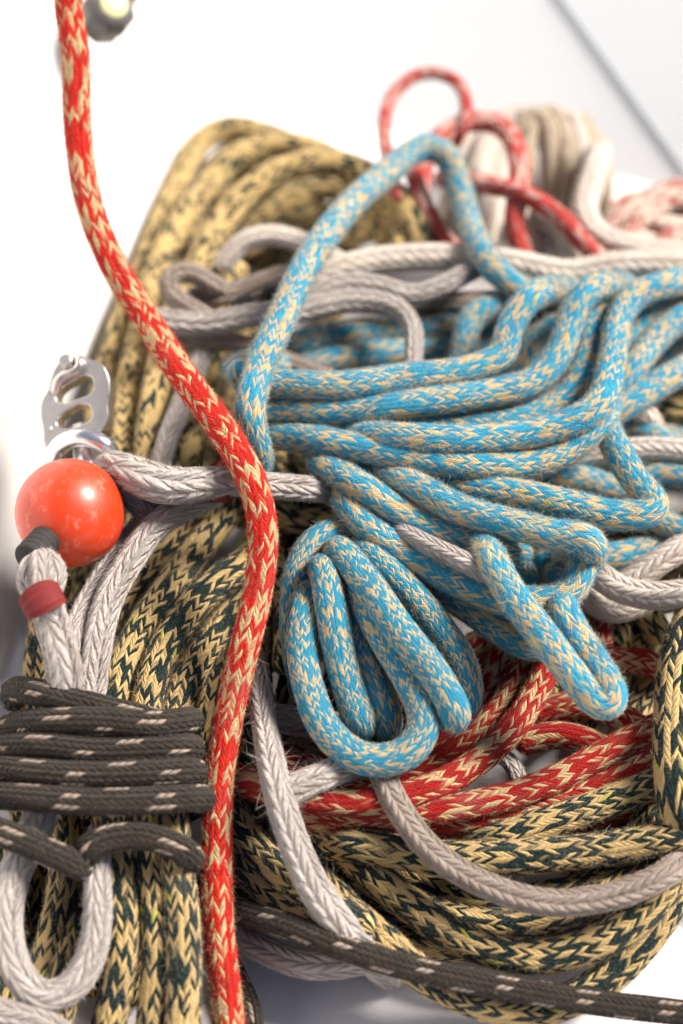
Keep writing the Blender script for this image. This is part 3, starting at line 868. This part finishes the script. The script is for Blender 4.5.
o = rope('frayed_tail', 'pale', [(384, 520, 76), (404, 532, 94), (428, 545, 98), (458, 559, 98), (484, 572, 98), (496, 582, 80)], 96, r=3.7, drape=False, tufts=((.75, 40, 4),), prof=([0, .3, .8, 1], [.7, 1, 1.15, .9]))
tag(o, 'short pale frayed rope tail wedged between the blue hitch turns', 'rope')
band('whipping', [(216, 482, 101), (224, 483, 102), (233, 484, 102)], 7.4, M_WHIP, bpy.data.objects['spliced_grey_rope'], 7)
band('whipping', [(40, 595, 117), (44, 603, 117), (48, 611, 115)], 7.0, M_WHIP, tb, 5)

# ------------------------------------------------------------------ metal and plastic hardware
def steel(name, col, rough, stain):
    b = NB(name)
    co = b.coord()
    n = b.noise(co, 260, 5, .65)
    c = b.mix(b.math('MULTIPLY', b.smooth(n, .58, .8), stain), col, (.42, .24, .15))
    b.put(b.p.inputs['Base Color'], c)
    b.p.inputs['Metallic'].default_value = .92
    b.put(b.p.inputs['Roughness'], b.math('ADD', rough, b.math('MULTIPLY', b.noise(co, 500, 4), .22)))
    b.bump(b.noise(co, 1500, 3), .0001, .4)
    return b.m
M_STEEL = steel('worn_steel', (.60, .565, .54), .2, .5)
M_CHROME = steel('bright_steel', (.82, .82, .83), .10, .1)

def local_frame(px, py, h, tilt_x=0, tilt_y=0, roll=0):
    o = at(px, py, h)
    m = Matrix((RIGHT, UP, -FWD)).transposed().to_4x4()
    m = m @ Matrix.Rotation(R(tilt_y), 4, 'Y') @ Matrix.Rotation(R(tilt_x), 4, 'X') @ Matrix.Rotation(R(roll), 4, 'Z')
    m.translation = Vector(o)
    d = (o - CAM) @ FWD
    return m, d / F            # metres per pixel there

def add_mesh(name, me, mat, parent, mtx):
    me.transform(mtx)
    for p in me.polygons: p.use_smooth = True
    me.materials.clear()
    me.materials.append(mat)
    o = bpy.data.objects.new(name, me)
    COL.objects.link(o)
    return place(o, parent)

def plate(name, loops, depth, bev, mat, parent, mtx):
    cu = bpy.data.curves.new(name, 'CURVE')
    cu.dimensions = '2D'
    cu.fill_mode = 'BOTH'
    for lp in loops:
        sp = cu.splines.new('BEZIER')
        sp.bezier_points.add(len(lp) - 1)
        for bp, (x, y) in zip(sp.bezier_points, lp):
            bp.co = (x, y, 0)
            bp.handle_left_type = bp.handle_right_type = 'AUTO'
        sp.use_cyclic_u = True
        sp.resolution_u = 8
    cu.extrude = depth - bev
    cu.bevel_depth = bev
    cu.bevel_resolution = 3
    tmp = bpy.data.objects.new('tmp', cu)
    COL.objects.link(tmp)
    dg = bpy.context.evaluated_depsgraph_get()
    me = bpy.data.meshes.new_from_object(tmp.evaluated_get(dg))
    bpy.data.objects.remove(tmp)
    bpy.data.curves.remove(cu)
    me.name = name
    o = add_mesh(name, me, mat, parent, mtx)
    es = o.modifiers.new('es', 'EDGE_SPLIT')
    es.split_angle = R(40)
    return o

def cyl(name, r, d, mat, parent, mtx, bev=.0006, seg=40):
    bm = bmesh.new()
    bmesh.ops.create_cone(bm, cap_ends=True, segments=seg, radius1=r, radius2=r, depth=d)
    e = [x for x in bm.edges if len(x.link_faces) == 2 and any(len(f.verts) > 4 for f in x.link_faces)]
    bmesh.ops.bevel(bm, geom=e, offset=bev, segments=3, affect='EDGES')
    me = bpy.data.meshes.new(name)
    bm.to_mesh(me)
    bm.free()
    o = add_mesh(name, me, mat, parent, mtx)
    es = o.modifiers.new('es', 'EDGE_SPLIT')
    es.split_angle = R(40)
    return o

def tube(name, P, r, mat, parent, M=20, sq=1.0):
    """smooth bar through world points; sq > 1 flattens it"""
    C = resample(catmull(np.array(P)), .0008)
    T, A, B = frames(C)
    n = len(C)
    ang = np.arange(M) * 2 * np.pi / M
    rad = np.full(n, r)
    rad[0] *= .6; rad[-1] *= .6
    V = (C[:, None] + rad[:, None, None] * (np.cos(ang)[None, :, None] * A[:, None] * sq + np.sin(ang)[None, :, None] * B[:, None])).reshape(-1, 3)
    j = np.arange(M)
    i0 = np.arange(n - 1)[:, None] * M
    q = np.stack([i0 + j, i0 + (j + 1) % M, i0 + M + (j + 1) % M, i0 + M + j], -1).reshape(-1, 4)
    V = np.vstack([V, C[:1], C[-1:]])
    c = n * M
    f3 = np.vstack([np.stack([(j + 1) % M, j, np.full(M, c)], -1), np.stack([(n - 1) * M + j, (n - 1) * M + (j + 1) % M, np.full(M, c + 1)], -1)])
    me = mesh_from(name, V, [q, f3], [np.zeros((len(q), 4, 2)), np.zeros((len(f3), 3, 2))], mat)
    o = bpy.data.objects.new(name, me)
    COL.objects.link(o)
    return place(o, parent)

# shackle: traced in its own plane, zoom units -> px about (80, 400)
mtx, mpp = local_frame(80, 400, 96, tilt_x=-8, tilt_y=-10)
def Z(l):
    return [((x / 4.27 - 80) * mpp, -((y / 4.27 + 340) - 400) * mpp) for x, y in l]
sh = thing('snap_shackle', 'worn steel snap shackle with two oval openings above the orange ball', 'shackle', tuple(at(80, 400, 88)))
outer = [(325, 82), (375, 92), (432, 108), (466, 150), (480, 205), (476, 290), (478, 352), (452, 396), (390, 416), (305, 442), (240, 474), (212, 455), (204, 400), (186, 312), (190, 268), (214, 220), (226, 170), (250, 112), (285, 84)]
hole1 = [(300, 190), (345, 166), (392, 160), (411, 186), (404, 232), (345, 262), (275, 279), (252, 262), (252, 232), (276, 206)]
hole2 = [(272, 328), (312, 300), (385, 283), (404, 300), (409, 345), (388, 364), (295, 389), (264, 376), (258, 352)]
grow = lambda l, k: [((x - sum(a for a, _ in l) / len(l)) * k + sum(a for a, _ in l) / len(l), (y - sum(b for _, b in l) / len(l)) * k + sum(b for _, b in l) / len(l)) for x, y in l]
plate('body', [Z(outer), Z(grow(hole1, 1.06)), Z(grow(hole2, 1.06))], (.0042), .0005, M_STEEL, sh, mtx)
def Zp(x, y, z):
    a = Z([(x, y)])[0]
    return np.array(mtx @ Vector((a[0], a[1], z * .001)))
tube('gate', [Zp(335, 84, 3), Zp(352, 100, 5), Zp(350, 126, 5.4), Zp(322, 146, 5.4), Zp(286, 160, 5.2), Zp(256, 190, 5), Zp(238, 232, 3)], .0021, M_STEEL, sh)
z = Z([(297, 104)])[0]
cyl('pin', 30 / 4.27 * mpp, .016, M_STEEL, sh, mtx @ Matrix.Translation((z[0], z[1], .0005)))
z = Z([(228, 390)])[0]
cyl('rivet', 13 / 4.27 * mpp, .010, M_STEEL, sh, mtx @ Matrix.Translation((z[0], z[1], 0)), bev=.0004)
tube('bail', [Zp(236, 545, -4), Zp(246, 505, 2), Zp(285, 458, 5), Zp(375, 430, 6.5), Zp(470, 458, 5), Zp(496, 490, 2), Zp(500, 530, -4)], .0038, M_CHROME, sh, sq=1.0)
z = Z([(374, 492)])[0]
axm = mtx @ Matrix.Translation((z[0], z[1], -.002)) @ Matrix.Rotation(R(8), 4, 'Z') @ Matrix.Rotation(R(75), 4, 'X')
cyl('swivel_post', 54 / 4.27 * mpp, .026, M_CHROME, sh, axm)
cyl('swivel_collar', 74 / 4.27 * mpp, .006, M_STEEL, sh, axm @ Matrix.Translation((0, 0, -.009)))

# ball
def ball_mat():
    b = NB('orange_red_plastic')
    co = b.coord()
    n = b.noise(co, 150, 6, .7)
    st = b.t.nodes.new('ShaderNodeMapping')
    st.inputs['Scale'].default_value = (1, .12, .5)
    st.inputs['Rotation'].default_value = (0, 0, .7)
    b.t.links.new(co, st.inputs[0])
    n2 = b.noise(st.outputs[0], 340, 4, .7)
    c = b.mix(b.noise(co, 30, 3), (.52, .024, .002), (.59, .048, .005))
    scuff = b.math('MULTIPLY', b.smooth(n, .50, .66), b.smooth(n2, .42, .6))
    c = b.mix(b.math('MULTIPLY', scuff, .24), c, (.86, .42, .30))
    b.put(b.p.inputs['Base Color'], c)
    b.put(b.p.inputs['Roughness'], b.math('ADD', .28, b.math('MULTIPLY', n, .35)))
    b.p.inputs['Subsurface Weight'].default_value = .0
    b.p.inputs['Coat Weight'].default_value = .3
    b.p.inputs['Coat Roughness'].default_value = .2
    b.p.inputs['Subsurface Radius'].default_value = (.006, .001, .0005)
    b.bump(b.math('ADD', n, b.math('MULTIPLY', n2, .5)), .00025, .4)
    return b.m
bm_, bpp = local_frame(70, 513, 100)
br = 54.5 * bpp
bl = thing('stopper_ball', 'scuffed orange red plastic ball threaded below the steel shackle', 'ball', tuple(at(70, 513, 100)))
axis = nrm(.6 * (-.55 * RIGHT - .83 * UP) - .8 * FWD)       # out of the hole, down and towards the viewer
q = Vector(axis).to_track_quat('Z', 'Y').to_matrix().to_4x4()
q.translation = Vector(at(70, 513, 100))
prof = []
hr = .27 * br
a0_ = math.asin(.27)
rim = []
for i in range(0, 41):
    a = a0_ + (math.pi - 2 * a0_) * i / 40
    prof.append((math.sin(a) * br, math.cos(a) * br))
zc = math.cos(a0_) * br
prof = [(hr * .86, -zc + .004), (hr * .86, zc - .004), (hr * .88, zc - .0006), (hr * .94, zc + .0001)] + prof + [(hr * .94, -zc), (hr * .86, -zc + .004)]
M = 72
V, Fq = [], []
for k, (a, b) in enumerate(prof[:-1]):
    for i in range(M):
        th = 2 * math.pi * i / M
        V.append((a * math.cos(th), a * math.sin(th), b))
n = len(prof) - 1
for k in range(n):
    for i in range(M):
        Fq.append((k * M + i, ((k + 1) % n) * M + i, ((k + 1) % n) * M + (i + 1) % M, k * M + (i + 1) % M))
me = bpy.data.meshes.new('body')
me.from_pydata(V, [], Fq)
bmx = bmesh.new(); bmx.from_mesh(me); bmesh.ops.recalc_face_normals(bmx, faces=bmx.faces[:]); bmx.to_mesh(me); bmx.free()
add_mesh('body', me, ball_mat(), bl, q)
c0 = np.array(q.translation)
ends = c0 + axis * (br * 1.62)
sv = [c0 + axis * br * .5, c0 + axis * br * .95, c0 + axis * br * 1.25, ends]
C = resample(catmull(np.array(sv)), .0005)
T, A, B = frames(C)
ang = np.arange(40) * 2 * np.pi / 40
rad = hr * .92 * (1 + .16 * np.abs(np.sin(np.linspace(0, 8, len(C)) * math.pi)))
Vs = (C[:, None] + rad[:, None, None] * (np.cos(ang)[None, :, None] * A[:, None] + np.sin(ang)[None, :, None] * B[:, None])).reshape(-1, 3)
j = np.arange(40)
i0 = np.arange(len(C) - 1)[:, None] * 40
qd = np.stack([i0 + j, i0 + (j + 1) % 40, i0 + 40 + (j + 1) % 40, i0 + 40 + j], -1).reshape(-1, 4)
Vs = np.vstack([Vs, C[-1:]])
f3 = np.stack([(len(C) - 1) * 40 + j, (len(C) - 1) * 40 + (j + 1) % 40, np.full(40, len(Vs) - 1)], -1)
me = mesh_from('sleeve', Vs, [qd, f3], [np.zeros((len(qd), 4, 2)), np.zeros((len(f3), 3, 2))], M_SLEEVE)
o = bpy.data.objects.new('sleeve', me)
COL.objects.link(o)
place(o, bl)

# ------------------------------------------------------------------ back panel with its joint, grey wall fitting, white fender
cb = WB - BD * .03 - upb * .03
p1 = lambda s, u_: WB + BD * s + upb * u_
def onback(px, py):
    d = ray(px, py)
    return CAM + d * (((WB - CAM) @ BN) / (d @ BN))
PH = max((onback(x_, -14) - cb) @ upb for x_ in (240, 690))
print('panel height', PH)
s0, s1 = onback(548, -18), onback(700, 194)
sdir = nrm(s1 - s0)
g = nrm(np.cross(sdir, BN)) * .0008
bp = thing('back_panel', 'skylit-toned white boat panel crossed by a dark slanting joint behind the ropes', 'boat panel', tuple(WB))
o = slab('panel', [cb, cb + BD * 1.6, cb + BD * 1.6 + upb * PH, cb + upb * PH], M_BACK, .02, BN)
place(o, bp)
M_SEAM = cloth('grey_sealant', (.30, .34, .37), (.38, .42, .45))
e0, e1 = s0 + sdir * .004, s1 + sdir * .02
o = slab('joint', [e1 - g + BN * .0012, e1 + g + BN * .0012, e0 + g + BN * .0012, e0 - g + BN * .0012], M_SEAM, .004, BN)
place(o, bp)

def lathe(name, prof, mat, parent, mtx, seg=48, smooth=True):
    V, Fc = [], []
    for a, b in prof:
        for i in range(seg):
            th = 2 * math.pi * i / seg
            V.append((a * math.cos(th), a * math.sin(th), b))
    for k in range(len(prof) - 1):
        for i in range(seg):
            Fc.append((k * seg + i, k * seg + (i + 1) % seg, (k + 1) * seg + (i + 1) % seg, (k + 1) * seg + i))
    Fc.append(tuple(range(seg))[::-1])
    Fc.append(tuple((len(prof) - 1) * seg + i for i in range(seg)))
    me = bpy.data.meshes.new(name)
    me.from_pydata(V, [], Fc)
    b_ = bmesh.new(); b_.from_mesh(me); bmesh.ops.recalc_face_normals(b_, faces=b_.faces[:]); b_.to_mesh(me); b_.free()
    o = add_mesh(name, me, mat, parent, mtx)
    es = o.modifiers.new('es', 'EDGE_SPLIT')
    es.split_angle = R(35)
    return o

def plastic(name, c, rough):
    b = NB(name)
    n = b.noise(b.coord(), 160, 4, .6)
    b.put(b.p.inputs['Base Color'], b.mix(n, c, tuple(x * .75 for x in c)))
    b.put(b.p.inputs['Roughness'], b.math('ADD', rough, b.math('MULTIPLY', n, .2)))
    b.bump(n, .0002, .4)
    return b.m

d = ray(98, 2)
pw = CAM + d * (((WA - CAM) @ WN) / (d @ WN))
ft = thing('wall_fitting', 'grey faceted plastic fitting with pale yellow lens at the top left', 'boat fitting', tuple(pw))
ax = nrm(RIGHT * .42 + UP * .12 - FWD * .88)
d = ray(114, 4)
c0 = CAM + d * (((WA - CAM) @ WN + .034) / (d @ WN))
fp = ((c0 - CAM) @ FWD) / F
c0 = c0 - ax * 16 * fp
q = Vector(ax).to_track_quat('Z', 'X').to_matrix().to_4x4()
q.translation = Vector(c0)
M_FIT = plastic('grey_fitting_plastic', (.12, .11, .105), .4)
lathe('body', [(18 * fp, -34 * fp), (25 * fp, -30 * fp), (25 * fp, -10 * fp), (27 * fp, -8 * fp), (27 * fp, 4 * fp), (21 * fp, 14 * fp), (17 * fp, 16 * fp)], M_FIT, ft, q, seg=8)
lathe('lens', [(14 * fp, 14 * fp), (14 * fp, 17 * fp), (11 * fp, 19 * fp), (5 * fp, 20 * fp)], plastic('pale_yellow_lens', (.78, .74, .38), .2), ft, q)
q2 = Vector(WN).to_track_quat('Z', 'X').to_matrix().to_4x4()
q2.translation = Vector(pw)
lathe('mount', [(20 * fp, 0), (20 * fp, .004), (12 * fp, .006), (12 * fp, .02)], M_FIT, ft, q2)

SC.view_layers[0].update()
